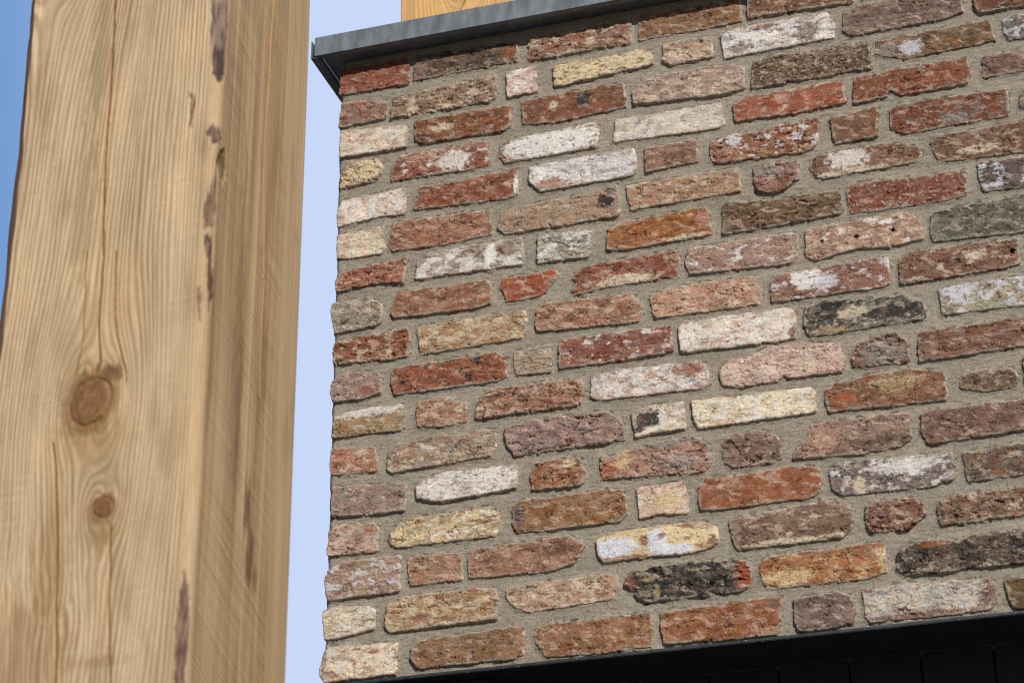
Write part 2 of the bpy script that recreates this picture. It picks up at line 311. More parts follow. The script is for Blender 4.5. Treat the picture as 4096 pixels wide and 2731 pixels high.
# outline (mm on the wall), colouring (right-hand tones darkened by lens falloff) and marks of each brick in view
BRICKS = """
1|6.5,4007.7 148.6,4001.0 149.7,3942.7 4.1,3943.8|152.80.62 d:.3|
1|162.4,4002.6 371.2,3994.8 371.4,3950.4 159.8,3947.2|98.76.62 k:.35 b:.3|176,3964,15.9,17.8,m 357,3974,12.9,17.7,o
1|395.7,3995.5 599.3,3999.5 598.5,3944.0 395,3944.1|152.98.80 m:.4 c:.2 D|
1|614.5,4002.1 814.2,3996.8 813.7,3946.2 614.9,3946.4|142.95.65 b:.3 m:.25|
1|827.7,3996.8 1023.2,3991.4 1021.1,3944.5 825,3951.0|122.72.58 b:.3 c:.05f|
2|11.4,3923.0 99.7,3912.8 104.3,3878.2 95.1,3871.2 4.7,3868.3|152.117.106 r:.3|49,3918,18.8,8.3,v
2|118.3,3913.5 329,3926.9 328.6,3873.1 314.4,3868.7 113.7,3869.0|152.117.96 m:.4 c:.25 D|
2|351,3925.3 407.6,3929.8 411.2,3871.0 351.7,3869.9|214.190.178 w:.35 p:.2|
2|445,3920.7 587.7,3920.2 617.8,3925.5 637.1,3909.9 639.9,3886.3 444.8,3874.3|218.195.150 c:.5 n:.15f D|
2|662.6,3926.2 753.7,3922.9 753.9,3879.9 672.8,3876.7 658.7,3891.1|198.165.145 c:.45 d:.12|
2|770.9,3923.6 810.5,3932.5 972,3932.2 985.4,3905.1 981.9,3874.8 776.6,3871.0|226.218.212 n:.2 f|934,3898,20.0,23.8,n 808,3889,21.6,8.4,n 854,3925,28.7,6.2,d
2|1004.3,3926.7 1034.5,3934.4 1100.5,3934.2 1219,3930.9 1218.1,3880.5 1192.5,3873.4 1015.2,3870.6 999.8,3885.1|116.96.86 m:.3 b:.2|
2|1242.4,3922.9 1456.2,3917.5 1450.1,3868.9 1247.4,3871.4 1240.1,3889.7|112.72.62 d:.3|
3|10.3,3858.4 146.9,3846.5 146.6,3797.5 7.9,3799.3|220.203.180 p:.25 w:.2 S|
3|165.1,3851.7 355.3,3849.0 354.9,3806.1 344.6,3796.7 179.9,3799.8 164.2,3811.4|130.78.58 o:.4 d:.2|221,3826,23.4,8.1,c 180,3811,13.0,11.5,d
3|379.7,3855.7 580.4,3855.6 585.1,3804.1 533.9,3800.1 443.2,3796.0 381.5,3803.8|138.80.64 d:.3 b:.2 S|502,3837,14.5,15.6,k 444,3834,11.3,7.1,c
3|617.7,3858.0 784.3,3856.6 811.3,3842.6 808.6,3798.2 763.8,3793.2 599.7,3804.9 598.2,3832.1|178.152.136 c:.3 m:.2 v:.02f|
3|827.4,3850.6 844.6,3856.9 1038.8,3850.1 1046.6,3830.4 1042.4,3795.2 824,3795.1|104.82.66 b:.3 c:.08f D|
3|1058.1,3850.3 1266,3853.5 1268,3808.9 1105,3801.6 1054.6,3823.1|110.84.62 o:.25 b:.3|1072,3828,18.3,16.4,g 1119,3824,20.4,15.0,l
3|1287.1,3848.9 1304.8,3854.8 1448.4,3855.4 1441.7,3802.1 1294.5,3803.3 1285.3,3821.7|125.120.118 l:.3 n:.3|
4|17.9,3770.1 33.4,3784.4 86.1,3783.1 98.3,3760.8 87,3734.4 11,3729.9 11.8,3751.1|212.188.148 c:.3 d:.22 D|
4|133.3,3780.0 308.8,3779.4 313,3726.3 293.2,3724.4 114.4,3727.9 116.7,3748.8|152.88.70 w:.12 d:.12|242,3750,33.4,19.8,w 180,3765,31.1,14.3,p
4|338,3772.4 520.3,3779.6 529.8,3763.7 521.3,3726.2 343.9,3724.8 333.9,3742.1|160.125.112 r:.2 w:.3|442,3752,84.8,29.4,W
4|562.9,3776.9 764.1,3775.1 768.9,3731.2 757.6,3722.3 557.7,3730.4|206.195.180 c:.25 w:.2 S|
4|786.3,3765.1 806.2,3777.8 986.2,3777.6 994.3,3732.1 916.8,3726.9 789.1,3730.0|158.86.66 v:.18 c:.06 S|879,3762,16.4,9.5,p
4|1013.9,3781.7 1214,3780.4 1220,3750.6 1210.9,3728.0 1091.3,3726.4 1074.5,3744.7 1066.3,3730.0 1005.7,3724.3|128.72.52 o:.3 p:.08f|
4|1243.2,3777.1 1438.7,3778.3 1433.4,3736.3 1239.8,3734.3|120.86.78 m:.2|
5|17,3701.2 145.9,3706.1 145.2,3650.2 93.6,3653.8 7.9,3646.6 7,3683.3|226.209.194 r:.12 w:.2|
5|175.5,3703.5 368.9,3705.6 368.2,3651.6 343.1,3647.9 161.8,3655.6|148.82.62 d:.35 p:.15|366,3677,5.0,22.1,W
5|394,3705.6 593.2,3709.7 600.1,3676.8 592.4,3652.2 413,3649.5 392.3,3675.4|214.211.210 w:.4 g:.15 p:.1|431,3661,29.7,13.2,o 480,3644,49.0,8.2,r 411,3686,14.9,13.8,W
5|616.7,3703.9 712.4,3706.3 714.8,3658.0 616,3654.7|152.108.90 m:.4 d:.1|
5|741.8,3695.2 787.5,3701.5 815.7,3697.4 873.1,3706.8 941.1,3707.1 940.8,3686.8 932.5,3653.3 910.7,3641.3 746.5,3649.3 739.9,3660.1|155.90.72 d:.2 t:.3 l:.16 D|782,3690,10.6,13.5,l
5|962.8,3701.5 1047.9,3709.2 1042.7,3648.3 966.9,3649.4|130.80.62 b:.4 S|
5|1069.2,3696.9 1080.5,3708.2 1277.9,3703.7 1275.2,3648.4 1088.6,3646.1 1069.5,3661.9|125.68.50 d:.2 g:.18|1181,3662,24.3,11.8,g
5|1299.6,3688.7 1427.8,3692.1 1421.9,3645.8 1296.4,3660.1|105.92.84 g:.3|
6|8.5,3627.0 101.7,3630.1 103.8,3585.5 100.1,3572.4 38.3,3573.4 8.5,3577.1|222.206.180 p:.2 d:.06f|
6|122.3,3634.8 314.1,3628.3 316.3,3576.0 207.1,3570.4 120.6,3574.4 114.1,3581.0|158.98.84 p:.35 t:.2 r:.2|
6|337.8,3615.9 352.9,3622.8 508.7,3628.8 560.2,3636.3 567.3,3593.8 560.4,3570.8 342.4,3571.4 330.1,3584.5|172.142.118 g:.3 p:.3|538,3607,14.5,14.8,k
6|578.7,3631.0 789.4,3631.3 790.1,3583.0 584.2,3580.0|178.133.112 c:.3 t:.3 r:.1|
6|816.2,3626.9 860.8,3627.9 897.7,3622.3 897.8,3590.3 859.2,3568.2 822.3,3573.6 815.6,3597.5|160.120.108 r:.3 D|848,3613,25.4,15.9,g 872,3590,18.4,13.1,d
6|921.5,3623.2 940.5,3630.3 1064.6,3632.1 1115,3613.2 1117.1,3599.6 1105.6,3584.7 932.3,3581.3 917.9,3605.2|132.86.70 b:.4 m:.1|988,3615,36.2,21.0,w 992,3586,58.6,7.3,c
6|1134.8,3620.0 1152.7,3629.8 1332.9,3631.8 1376.3,3628.5 1374.3,3576.8 1282,3571.0 1147.5,3576.8 1138.6,3600.8|120.78.64 b:.3 m:.15|1218,3591,34.8,8.2,c
7|21,3544.7 148.9,3555.9 144.4,3502.4 91,3511.3 9.1,3504.5 7.2,3527.9|172.100.78 p:.35 d:.15 D|
7|170.6,3541.3 192,3556.7 374.5,3557.7 380.1,3516.5 376.2,3503.7 167.1,3505.4|186.168.156 w:.5 g:.1|292,3545,15.0,13.5,b 350,3538,22.2,16.1,b 315,3533,11.2,21.5,W
7|409,3557.1 509,3551.7 508.8,3502.4 500.2,3496.0 404.3,3499.0|186.176.162 w:.35 s:.25 D|
7|540.8,3547.5 570.1,3555.7 725.3,3561.4 733,3504.6 691.7,3502.6 568.1,3498.9 537.1,3505.5|165.97.50 o:.4 d:.1|582,3554,28.7,6.6,p 687,3506,44.4,5.7,c 717,3540,11.7,15.7,p
7|755.9,3559.9 965,3550.5 969,3513.8 964.8,3504.1 753.7,3498.3|116.88.68 b:.4 k:.06 D|
7|983,3555.6 1001.6,3560.1 1188.9,3550.3 1186.3,3503.0 1142.1,3498.2 985.4,3500.4 979.7,3527.5|130.72.57 r:.3 l:.03f|1056,3516,4.4,5.6,t
7|1212.6,3560.2 1232.6,3561.6 1410.7,3556.4 1403.1,3496.5 1217.6,3503.7 1211.3,3526.8|95.80.76 l:.3|
8|4.7,3479.5 71.1,3483.5 99.4,3464.1 100,3426.7 90,3421.6 7.6,3417.3 -0.1,3466.8|162.147.130 c:.3 u:.3|
8|134.6,3482.5 309.5,3479.0 316.8,3463.2 315.3,3431.7 287,3425.7 127.7,3431.5 120,3442.1 127.2,3464.9|156.98.78 b:.3 p:.22 S|
8|339,3478.0 434.5,3480.6 445.2,3470.9 438.9,3458.8 409.3,3432.1 343.5,3429.7 341.2,3448.5 332.8,3463.2|166.82.58 p:.15 v:.2|
8|469.6,3461.5 493,3478.7 667.1,3480.6 670.7,3456.4 663.6,3429.1 522.8,3429.1 474.7,3421.4 469,3432.8 477.7,3444.4|142.74.58 p:.22 d:.15|571,3437,56.7,12.4,c
8|688.2,3477.0 709.5,3481.1 876.4,3480.8 887.4,3473.7 883.2,3430.6 867.7,3420.5 757.8,3426.2 688.2,3428.9 682.4,3454.5|166.132.120 p:.3 w:.12|
8|901.9,3478.9 929.7,3484.4 975.1,3484.2 1076.5,3486.8 1101.6,3469.5 1104.6,3430.7 1046.3,3423.1 991,3430.1 915.9,3420.0 898.5,3430.6|180.137.120 c:.25 w:.06|929,3454,3.1,3.0,H 1054,3455,3.1,3.0,H 990,3453,4.4,3.0,H 1077,3444,4.4,5.0,s 1061,3478,4.0,4.0,s 1044,3472,13.2,5.1,W
8|1123.3,3475.9 1140.4,3480.5 1283.7,3485.3 1369.5,3484.9 1361.1,3416.0 1275.6,3413.5 1121.4,3421.5 1119.1,3443.5|96.93.80 g:.3 k:.1|
9|24.6,3401.4 153.1,3405.0 157.1,3383.3 153.7,3347.2 33.5,3351.2 8.1,3353.8 6.3,3375.1 9.6,3393.1|152.88.64 c:.22 d:.2 D|
9|173.1,3404.5 217.8,3405.3 379.7,3405.5 383,3381.6 374.2,3351.9 179.8,3348.4 175.9,3369.9|185.146.110 c:.45 o:.22|
9|401.5,3402.0 416.2,3412.7 533.7,3410.4 578.7,3408.2 594.4,3386.3 598.5,3370.2 590.7,3349.8 403.2,3359.0 399.9,3378.9|162.108.88 p:.35 c:.15 r:.12|
9|613,3397.4 647.5,3408.5 802.7,3405.8 807.5,3389.7 815.8,3357.9 810.8,3351.1 753.6,3350.3 621.7,3352.5 617.6,3367.2|196.147.124 r:.08f c:.2 p:.2|
9|834.4,3392.9 848.6,3400.7 1040.3,3405.1 1040.2,3353.6 1028.7,3348.0 833.9,3349.9 832,3373.0|146.94.82 m:.3 l:.12|895,3388,26.8,23.8,W 926,3375,22.2,17.5,l
9|1059.6,3398.0 1089,3405.6 1263.2,3403.2 1260.9,3353.9 1225.1,3350.0 1059.5,3347.9 1057.2,3370.8|128.84.72 b:.3 c:.08|1252,3380,4.2,3.9,H 1188,3384,19.2,9.8,c
10|16.4,3325.8 44,3330.8 91.8,3324.9 101.9,3315.6 102.5,3281.9 62.8,3274.9 7.7,3277.8 3,3309.6|168.138.124 p:.3 g:.2|82,3289,22.5,11.6,r
10|124.2,3322.6 151.5,3327.6 325.5,3329.3 342.3,3315.2 342,3279.5 325.1,3271.9 129.9,3274.0 122.1,3297.1|152.84.61 d:.25 v:.08|290,3318,9.2,7.7,k 194,3320,5.9,4.7,k 272,3289,7.8,6.4,k 144,3295,5.9,4.6,k 218,3272,80.7,4.1,g
10|359.3,3325.4 425.5,3329.3 426.8,3275.6 363.6,3278.8 357.8,3297.5|168.153.136 t:.3 p:.2|
10|443.4,3328.3 450.7,3334.8 648.2,3330.4 650,3281.1 529.6,3278.2 442.3,3280.1|144.78.66 m:.3 w:.1 d:.1|
10|663.6,3326.7 674.4,3335.1 866.2,3332.1 871.9,3316.2 869,3274.4 835.2,3272.2 680.8,3275.1 665,3281.2|228.214.198 w:.35 p:.15 d:.03f|675,3332,6.0,3.5,r 865,3285,6.2,13.5,d
10|891.4,3330.5 918.8,3337.3 972.2,3334.9 1015.7,3325.3 1060,3329.2 1072.2,3318.5 1094.4,3310.0 1093.3,3275.7 893.9,3271.7 885.6,3296.5|72.68.63 g:.22 c:.12f|933,3316,26.4,19.7,k 1042,3301,41.1,14.6,k 970,3307,24.1,10.3,c 932,3279,30.7,6.8,t
10|1120.9,3325.4 1169,3329.7 1266.1,3329.6 1361,3329.6 1354.5,3277.2 1260,3275.7 1122.8,3278.4 1123.3,3305.2|172.163.136 l:.42 r:.08|1157,3319,34.0,9.7,l 1136,3306,3.0,7.3,d 1164,3306,3.0,7.2,d 1196,3306,3.0,6.0,d 1220,3302,3.8,9.6,d
11|16,3248.3 88.1,3253.2 145,3251.4 141.9,3202.4 9.7,3204.5 10.4,3226.1|172.142.106 o:.22 m:.15|86,3247,69.6,10.2,w
11|176.9,3253.1 233,3256.3 245.2,3243.1 267,3237.4 266.9,3200.9 223.5,3197.1 174.9,3204.0 170.9,3233.6|164.114.94 p:.5 c:.18|
11|288.7,3236.8 310.5,3256.3 420.5,3255.1 484.2,3251.9 485.9,3225.4 478.3,3204.1 428.9,3203.8 285,3202.1|152.98.82 p:.45 c:.12 d:.1 D|
11|502.4,3255.4 541.2,3259.6 620.1,3257.6 698.1,3254.5 709.1,3246.6 711.9,3211.6 704.6,3202.9 516.2,3207.3 500.1,3213.3|222.213.206 r:.15 p:.2|679,3241,29.5,14.8,r
11|736.2,3242.5 784.4,3253.6 802.7,3257.0 816.7,3264.7 940.9,3254.0 950.5,3222.0 945.4,3198.5 852.7,3199.1 842.2,3209.2 834.8,3198.2 767.4,3193.6 736.3,3203.1 731.7,3221.0|206.176.164 c:.3 v:.05f r:.06|
11|973.8,3245.7 1000.8,3253.7 1038.3,3257.6 1060.6,3239.5 1056.9,3199.0 965.9,3202.0 965.3,3222.6|124.80.70 d:.2 D|1020,3222,37.6,23.9,g
11|1082.3,3250.7 1100.9,3252.6 1257.3,3251.9 1330.5,3252.2 1324.8,3205.3 1251.4,3200.1 1076.1,3196.0 1077.1,3229.6|124.80.62 b:.3 m:.3 v:.04|
12|9.1,3183.1 90.8,3175.5 98.7,3143.1 97.8,3128.3 9.3,3131.5 6,3158.3|188.134.115 v:.15 r:.2 c:.15|
12|126.4,3171.8 218.7,3181.5 264.5,3172.5 298.1,3180.3 321.9,3176.9 321.6,3139.8 314.4,3128.5 127.1,3120.6 118.5,3128.0 119.3,3157.8|172.148.124 r:.25 g:.3 c:.15|
12|338.6,3177.0 397.9,3183.5 494.1,3184.5 526.6,3182.3 544.7,3169.8 556.8,3151.0 558.8,3123.9 356.9,3121.4 343,3144.2|158.127.119 u:.3 p:.2 g:.1 D|
12|571.8,3173.3 591.7,3180.2 662.6,3180.9 666.2,3159.7 665.9,3130.6 578.2,3127.3 574.5,3150.9|216.201.180 w:.2 t:.15|602,3157,23.9,15.8,k 585,3138,9.6,6.0,k 591,3174,20.6,4.9,m 627,3153,6.8,21.8,w
12|678.5,3179.8 755.2,3178.3 829,3177.2 888.6,3174.4 895.6,3164.9 894.1,3129.2 689.5,3127.3 683.4,3140.2|232.216.186 w:.3 t:.12|
12|914.9,3166.9 933.2,3176.2 994.9,3183.8 1047.1,3185.6 1114.7,3174.1 1118.9,3150.9 1113.8,3121.0 1028.4,3121.6 933.6,3125.9 916.2,3126.0 912.2,3145.7|144.90.66 b:.3 m:.12|1034,3164,40.5,17.7,t 942,3146,17.3,11.8,v
12|1138.7,3157.4 1152.2,3164.9 1225.7,3162.1 1234.4,3145.4 1230.2,3127.3 1181.9,3126.2 1157.3,3132.2 1138.9,3138.5|116.86.70 n:.3 c:.04f|
13|14.9,3107.1 154.1,3096.0 151.1,3045.0 104.1,3043.7 14,3050.4 10.7,3080.4|154.128.115 g:.3 p:.2|
13|173.5,3088.5 195,3100.4 233.4,3106.3 359.1,3102.8 362.3,3080.5 358.6,3060.4 219.2,3052.0 173.7,3064.0|224.216.206 w:.4 m:.12 d:.07f|
13|391.9,3100.8 431.6,3105.1 475.6,3100.3 482,3078.9 480.3,3057.5 469.7,3049.3 388.8,3052.8 384.5,3079.9|162.98.72 d:.25 t:.3 D|457,3094,12.0,7.7,c
13|515.3,3100.9 531.2,3093.9 563.6,3103.9 673.1,3115.1 705.8,3093.8 706.1,3058.1 696.6,3046.3 511.7,3055.7|186.142.128 r:.25 p:.2 D|526,3073,16.0,14.3,v 554,3086,13.6,18.0,y 653,3070,35.8,14.2,g 628,3107,56.4,9.6,g
13|735.1,3099.3 753.4,3107.5 806.5,3104.7 825.5,3091.4 831.9,3071.5 829.4,3050.7 798.4,3045.5 745.5,3046.8 728.8,3064.4 729.9,3085.7|128.100.88 m:.3 n:.25 p:.1 D|
13|886.2,3104.2 917,3108.1 1050.4,3104.3 1049.4,3057.7 1030.3,3046.4 961.5,3041.9 847.3,3049.4 854.7,3061.3 878.1,3084.0|160.126.112 n:.15 m:.2|900,3079,32.3,25.7,p 1003,3057,63.4,11.5,n
13|1070.2,3099.1 1095,3102.5 1240.2,3101.3 1301.8,3100.4 1296.1,3052.8 1234.2,3047.8 1076.7,3044.5 1068.2,3066.6|124.86.76 m:.4 n:.15|
14|8.7,3021.5 26.7,3031.5 94.8,3026.5 104.7,3011.9 100.5,2976.3 86.2,2972.0 7.5,2976.8 4.9,2983.1 7.9,3007.0|200.174.154 r:.35 o:.15 c:.1|
14|128.8,3008.9 147.7,3025.8 306.7,3032.0 327.7,3014.9 327.4,2984.0 318,2975.6 136.4,2976.7 125.5,2985.2 122.9,3000.0|206.184.147 y:.2 b:.12 w:.1|
14|352.3,3023.7 369.9,3035.8 522,3033.8 546.9,3030.6 556.7,3016.2 556,2985.7 542.7,2973.3 359.8,2975.2 351.9,2990.4|154.108.78 o:.3 b:.2|363,3006,11.6,23.8,u
14|575.7,3029.3 588.2,3031.2 657.9,3031.4 664.2,3000.0 664.1,2974.3 610.8,2978.8 579.2,2973.5|216.186.162 r:.08 w:.15|630,3000,20.0,18.7,y
14|684.1,3018.5 698,3030.8 757.8,3029.8 861,3033.5 890.8,3026.0 892.3,3002.5 887.6,2982.4 872,2975.2 699.6,2974.4 685.4,2978.6|158.92.60 r:.3 o:.2 S|737,3019,19.7,10.5,p 812,3018,13.0,11.6,p 690,3001,6.6,27.9,r
14|909.3,3021.1 926.2,3030.5 1000.9,3027.2 1112.7,3024.6 1116.1,3006.9 1112.2,2977.8 1077.9,2968.7 928.1,2972.5 911.8,2983.8|122.109.107 w:.22 d:.1 m:.1|1038,3011,48.1,15.9,w 957,2987,10.6,13.6,c
14|1131.1,3020.9 1231.5,3024.1 1302.9,3024.4 1296.1,2968.9 1225.3,2969.4 1134.2,2969.2 1133,2997.7|102.84.70 o:.15 g:.1|
15|9.6,2946.5 35.8,2960.1 143.8,2959.0 143.4,2895.1 111.5,2894.1 11.1,2892.7 7.2,2903.8 3.9,2932.8|182.147.132 l:.25 n:.15 t:.2|
15|160.5,2949.8 172.3,2954.4 251.3,2953.0 258.4,2933.3 258.3,2902.7 165.8,2901.9 160.9,2911.9|168.118.98 p:.35 t:.2|
15|271.2,2950.6 289.9,2955.4 451.5,2957.8 474,2946.8 480.5,2936.7 459.4,2909.0 425.2,2899.2 273.5,2903.3 270,2917.8|158.112.94 p:.4 d:.1|446,2934,31.8,9.3,d
15|502.7,2943.3 522.2,2953.7 621.1,2956.4 687.5,2954.9 712.1,2940.3 712.9,2914.9 702.6,2907.0 662.9,2901.6 585.5,2904.2 511.7,2903.9 503.1,2917.7|222.198.152 c:.2|530,2926,42.6,17.3,L 609,2926,17.7,27.6,L 641,2910,28.6,10.3,L 663,2951,13.2,4.6,r 586,2933,7.1,8.8,r 618,2939,8.9,4.6,r 681,2913,9.8,3.2,r 660,2928,5.3,3.7,r 703,2916,8.7,11.4,d 552,2906,46.8,4.1,r
15|733.4,2949.1 753.5,2955.8 827.8,2960.1 871,2961.4 893,2967.7 926.5,2957.6 942.3,2943.0 939,2914.0 921.8,2898.1 836.4,2897.4 743.6,2897.5 736.5,2925.7|138.108.95 b:.3 c:.1|902,2921,33.8,22.5,b 743,2925,8.7,29.6,m 837,2902,89.4,4.5,c
15|964.4,2947.0 988.2,2953.0 1042.6,2949.3 1058.2,2937.1 1058.6,2919.1 1029.4,2897.0 969,2901.2 960.9,2918.0|124.76.62 c:.1 m:.2 d:.2 D|
15|1079.6,2943.4 1105.1,2948.0 1222.6,2946.0 1303.3,2945.3 1297.7,2899.5 1217.6,2901.0 1120.7,2897.7 1083.5,2898.0|132.100.84 r:.2 c:.12 D|1083,2918,8.2,24.4,n
16|2.1,2871.3 18.7,2878.8 88.1,2872.1 97.8,2862.8 96,2830.4 25.1,2819.6 6,2821.7 1.4,2854.9|218.203.180 n:.08f p:.1 w:.1|
16|123.7,2871.6 142.4,2881.1 278,2881.8 319.6,2876.9 322.9,2860.3 321.5,2823.7 245.6,2823.0 126.8,2821.2 119.6,2830.1 118.1,2851.2|186.150.116 c:.4 o:.2 r:.1|
16|339.1,2874.7 358.7,2879.3 479,2880.1 530.7,2882.0 538.9,2858.2 527,2836.8 378.5,2828.7 353.6,2840.7 337.8,2860.9|192.153.130 c:.35 d:.08f|
16|550.8,2868.2 566.8,2880.0 648.9,2886.2 759.6,2875.1 765.9,2854.1 761.5,2834.4 741.5,2823.3 582.4,2824.8 567.4,2836.7 549.4,2859.3|50.48.47 t:.05f D|754,2849,13.9,31.2,v 557,2858,10.0,20.4,r 593,2863,13.2,5.0,t 605,2837,5.5,11.2,t
16|780.9,2870.3 796.6,2879.7 920.3,2879.2 979.4,2880.8 988.5,2876.4 989.6,2829.6 957.7,2822.4 810,2822.0 782.8,2831.9|172.108.72 y:.2 r:.2|826,2840,42.3,13.3,y 985,2850,8.3,21.9,y
16|1009,2856.0 1027.1,2871.6 1064.8,2875.8 1097.3,2869.6 1111.1,2864.6 1122.3,2873.1 1214.3,2872.7 1284.4,2872.6 1277.6,2816.9 1208.2,2818.7 1020.4,2820.5 1007.7,2829.7|86.72.63 k:.3 D|1068,2867,26.5,5.7,o
17|8.8,2806.3 140,2801.3 139.6,2745.4 57.8,2744.7 8.3,2743.0 -1.6,2757.8 0.3,2773.6|226.209.182 p:.2 w:.1|17,2753,17.8,8.0,d 65,2796,9.5,3.2,r 99,2788,11.8,4.1,r 56,2776,5.7,3.2,r 135,2790,2.8,2.8,r 6,2780,4.8,23.1,d 64,2767,4.2,12.6,p
17|166.9,2788.1 183.1,2797.8 357.7,2804.9 368.9,2795.7 368.4,2757.4 354.8,2749.8 178.9,2750.3 167.1,2769.8|148.103.74 b:.3 m:.15|
17|389.2,2791.2 398.5,2803.7 504.2,2804.4 590,2804.8 591.4,2746.7 502.4,2743.0 408.7,2747.4 391.1,2770.6|152.100.74 r:.3 t:.2|
17|610.1,2802.6 658.1,2803.8 746.8,2803.7 794.1,2808.3 813,2803.9 808.3,2764.8 802.7,2743.5 698.3,2744.0 612.1,2747.8 608.1,2782.7|152.90.52 r:.25 p:.18|800,2799,8.9,7.9,u
17|834,2800.4 905.9,2802.0 926.3,2795.3 931.8,2772.7 926.8,2749.4 878.4,2743.9 840.6,2742.6 833.2,2757.6|116.96.88 m:.3|
17|946,2801.7 962.7,2802.0 1023.2,2805.9 1110.8,2801.0 1157,2796.7 1160,2768.2 1147.8,2748.2 1089.1,2746.3 956,2747.2 947.4,2755.7 948.6,2781.7|194.184.173 y:.08 g:.2|1149,2774,15.9,21.3,d 956,2801,8.2,4.3,r 1028,2751,91.2,4.7,d
17|1174.7,2792.4 1205.5,2794.2 1275.1,2795.6 1268.2,2738.7 1189.3,2743.5 1178.7,2755.4|104.78.52 n:.2|
"""

# ------------------------------------------------------------------ ground
def build_ground():
    n = 24
    xs = np.linspace(-1, 1, n); xs = np.sign(xs) * np.abs(xs) ** 3 * 900
    X, Y = np.meshgrid(xs, xs)
    V = np.stack([X, Y, np.zeros_like(X)], -1).reshape(-1, 3)
    o = mesh_from_arrays('ground', V, grid_faces(n, n), None, MAT_GROUND)
    set_props(o, kind='structure')
build_ground()

# ------------------------------------------------------------------ the brick building
building = bpy.data.objects.new('brick_building', None)
building.empty_display_size = 0.3
COL.objects.link(building)
set_props(building, 'reclaimed red and white brick wall under a grey zinc coping', 'building')

X_END = 2700.0        # mm, the wall runs on past the right of the photograph
Z_BOT, Z_TOP = 2741.0, 4021.0

KEYS = dict(r=(150, 80, 62), d=(108, 60, 48), o=(164, 92, 50), b=(124, 92, 70), n=(92, 72, 60), p=(196, 148, 130),
            m=(152, 122, 114), w=(230, 225, 219), W=(233, 229, 224), c=(220, 204, 176), y=(216, 188, 138),
            g=(150, 145, 138), k=(44, 42, 42), t=(184, 150, 112), v=(182, 84, 52), u=(118, 104, 102),
            l=(212, 214, 224), L=(218, 221, 234), s=(100, 96, 82), f=(120, 80, 60), H=(26, 20, 17))

def tone_down(c):
    """fired clay under a film of dust: less pure than the fresh fracture"""
    g = c @ np.array([0.3, 0.5, 0.2], np.float32)
    k = min(1.0, max(0.0, float(c[0] / (c[2] + 1e-4)) - 1.6) / 2.0) * (1.0 if c[0] > 1.5 * c[1] else 0.0)
    dk = 0.86 - 0.10 * min(1.0, max(0.0, (float(g) - 0.05) / 0.15)) * (1.0 if g < 0.45 else 0.0) if g > 0.03 else 1.0
    return dk * (c * 0.94 + g * 0.06) * (1 + k * np.array([-0.03, 0.06, -0.10], np.float32))

def parse_bricks():
    out = []
    for ln in BRICKS.strip().split('\n'):
        c, ps, rec, bl = ln.split('|')
        poly = [tuple(map(float, q.split(','))) for q in ps.split()]
        blobs = []
        for q in bl.split():
            a = q.split(','); blobs.append((float(a[0]), float(a[1]), float(a[2]), float(a[3]), a[4]))
        out.append((int(c), poly, rec, blobs))
    return out

def extend_courses(bricks):
    rnd = random.Random(11)
    base = ['150.84.66 d:.3 c:.06', '128.92.70 b:.3 n:.2', '190.146.126 c:.3 r:.1', '222.210.196 w:.3 r:.12',
            '142.76.58 m:.3 w:.1', '118.90.76 n:.3', '160.96.56 r:.3 p:.1', '206.184.150 c:.3 b:.15',
            '158.124.112 g:.25 p:.2', '74.66.60 k:.3 t:.08']
    by = {}
    for c, p, _, _ in bricks: by.setdefault(c, []).append(p)
    for c, ps in by.items():
        x = max(q[0] for p in ps for q in p) + 15
        z1 = np.mean([max(q[1] for q in p) for p in ps]); z0 = np.mean([min(q[1] for q in p) for p in ps])
        zc = (z0 + z1) / 2
        while x < X_END - 60:
            w = 96 if rnd.random() < 0.28 else rnd.uniform(200, 215)
            w = min(w, X_END - x)
            j = lambda a=2.5: rnd.uniform(-a, a)
            bricks.append((c, [(x + j(), zc + 26 + j()), (x + w + j(), zc + 27 + j()), (x + w + j(), zc - 27 + j()), (x + j(), zc - 27 + j())],
                           rnd.choice(base), []))
            x += w + 14
    return bricks

bricks = extend_courses(parse_bricks())

# mortar grid (coarser beyond the part the photograph shows)
mx = np.concatenate([np.arange(0, 1300, 1.6), np.arange(1300, X_END + 1, 6.0)]).astype(np.float32)
mz = np.arange(Z_BOT, Z_TOP + 0.1, 1.6).astype(np.float32)
m_sd = np.full((len(mz), len(mx)), -40.0, np.float32)

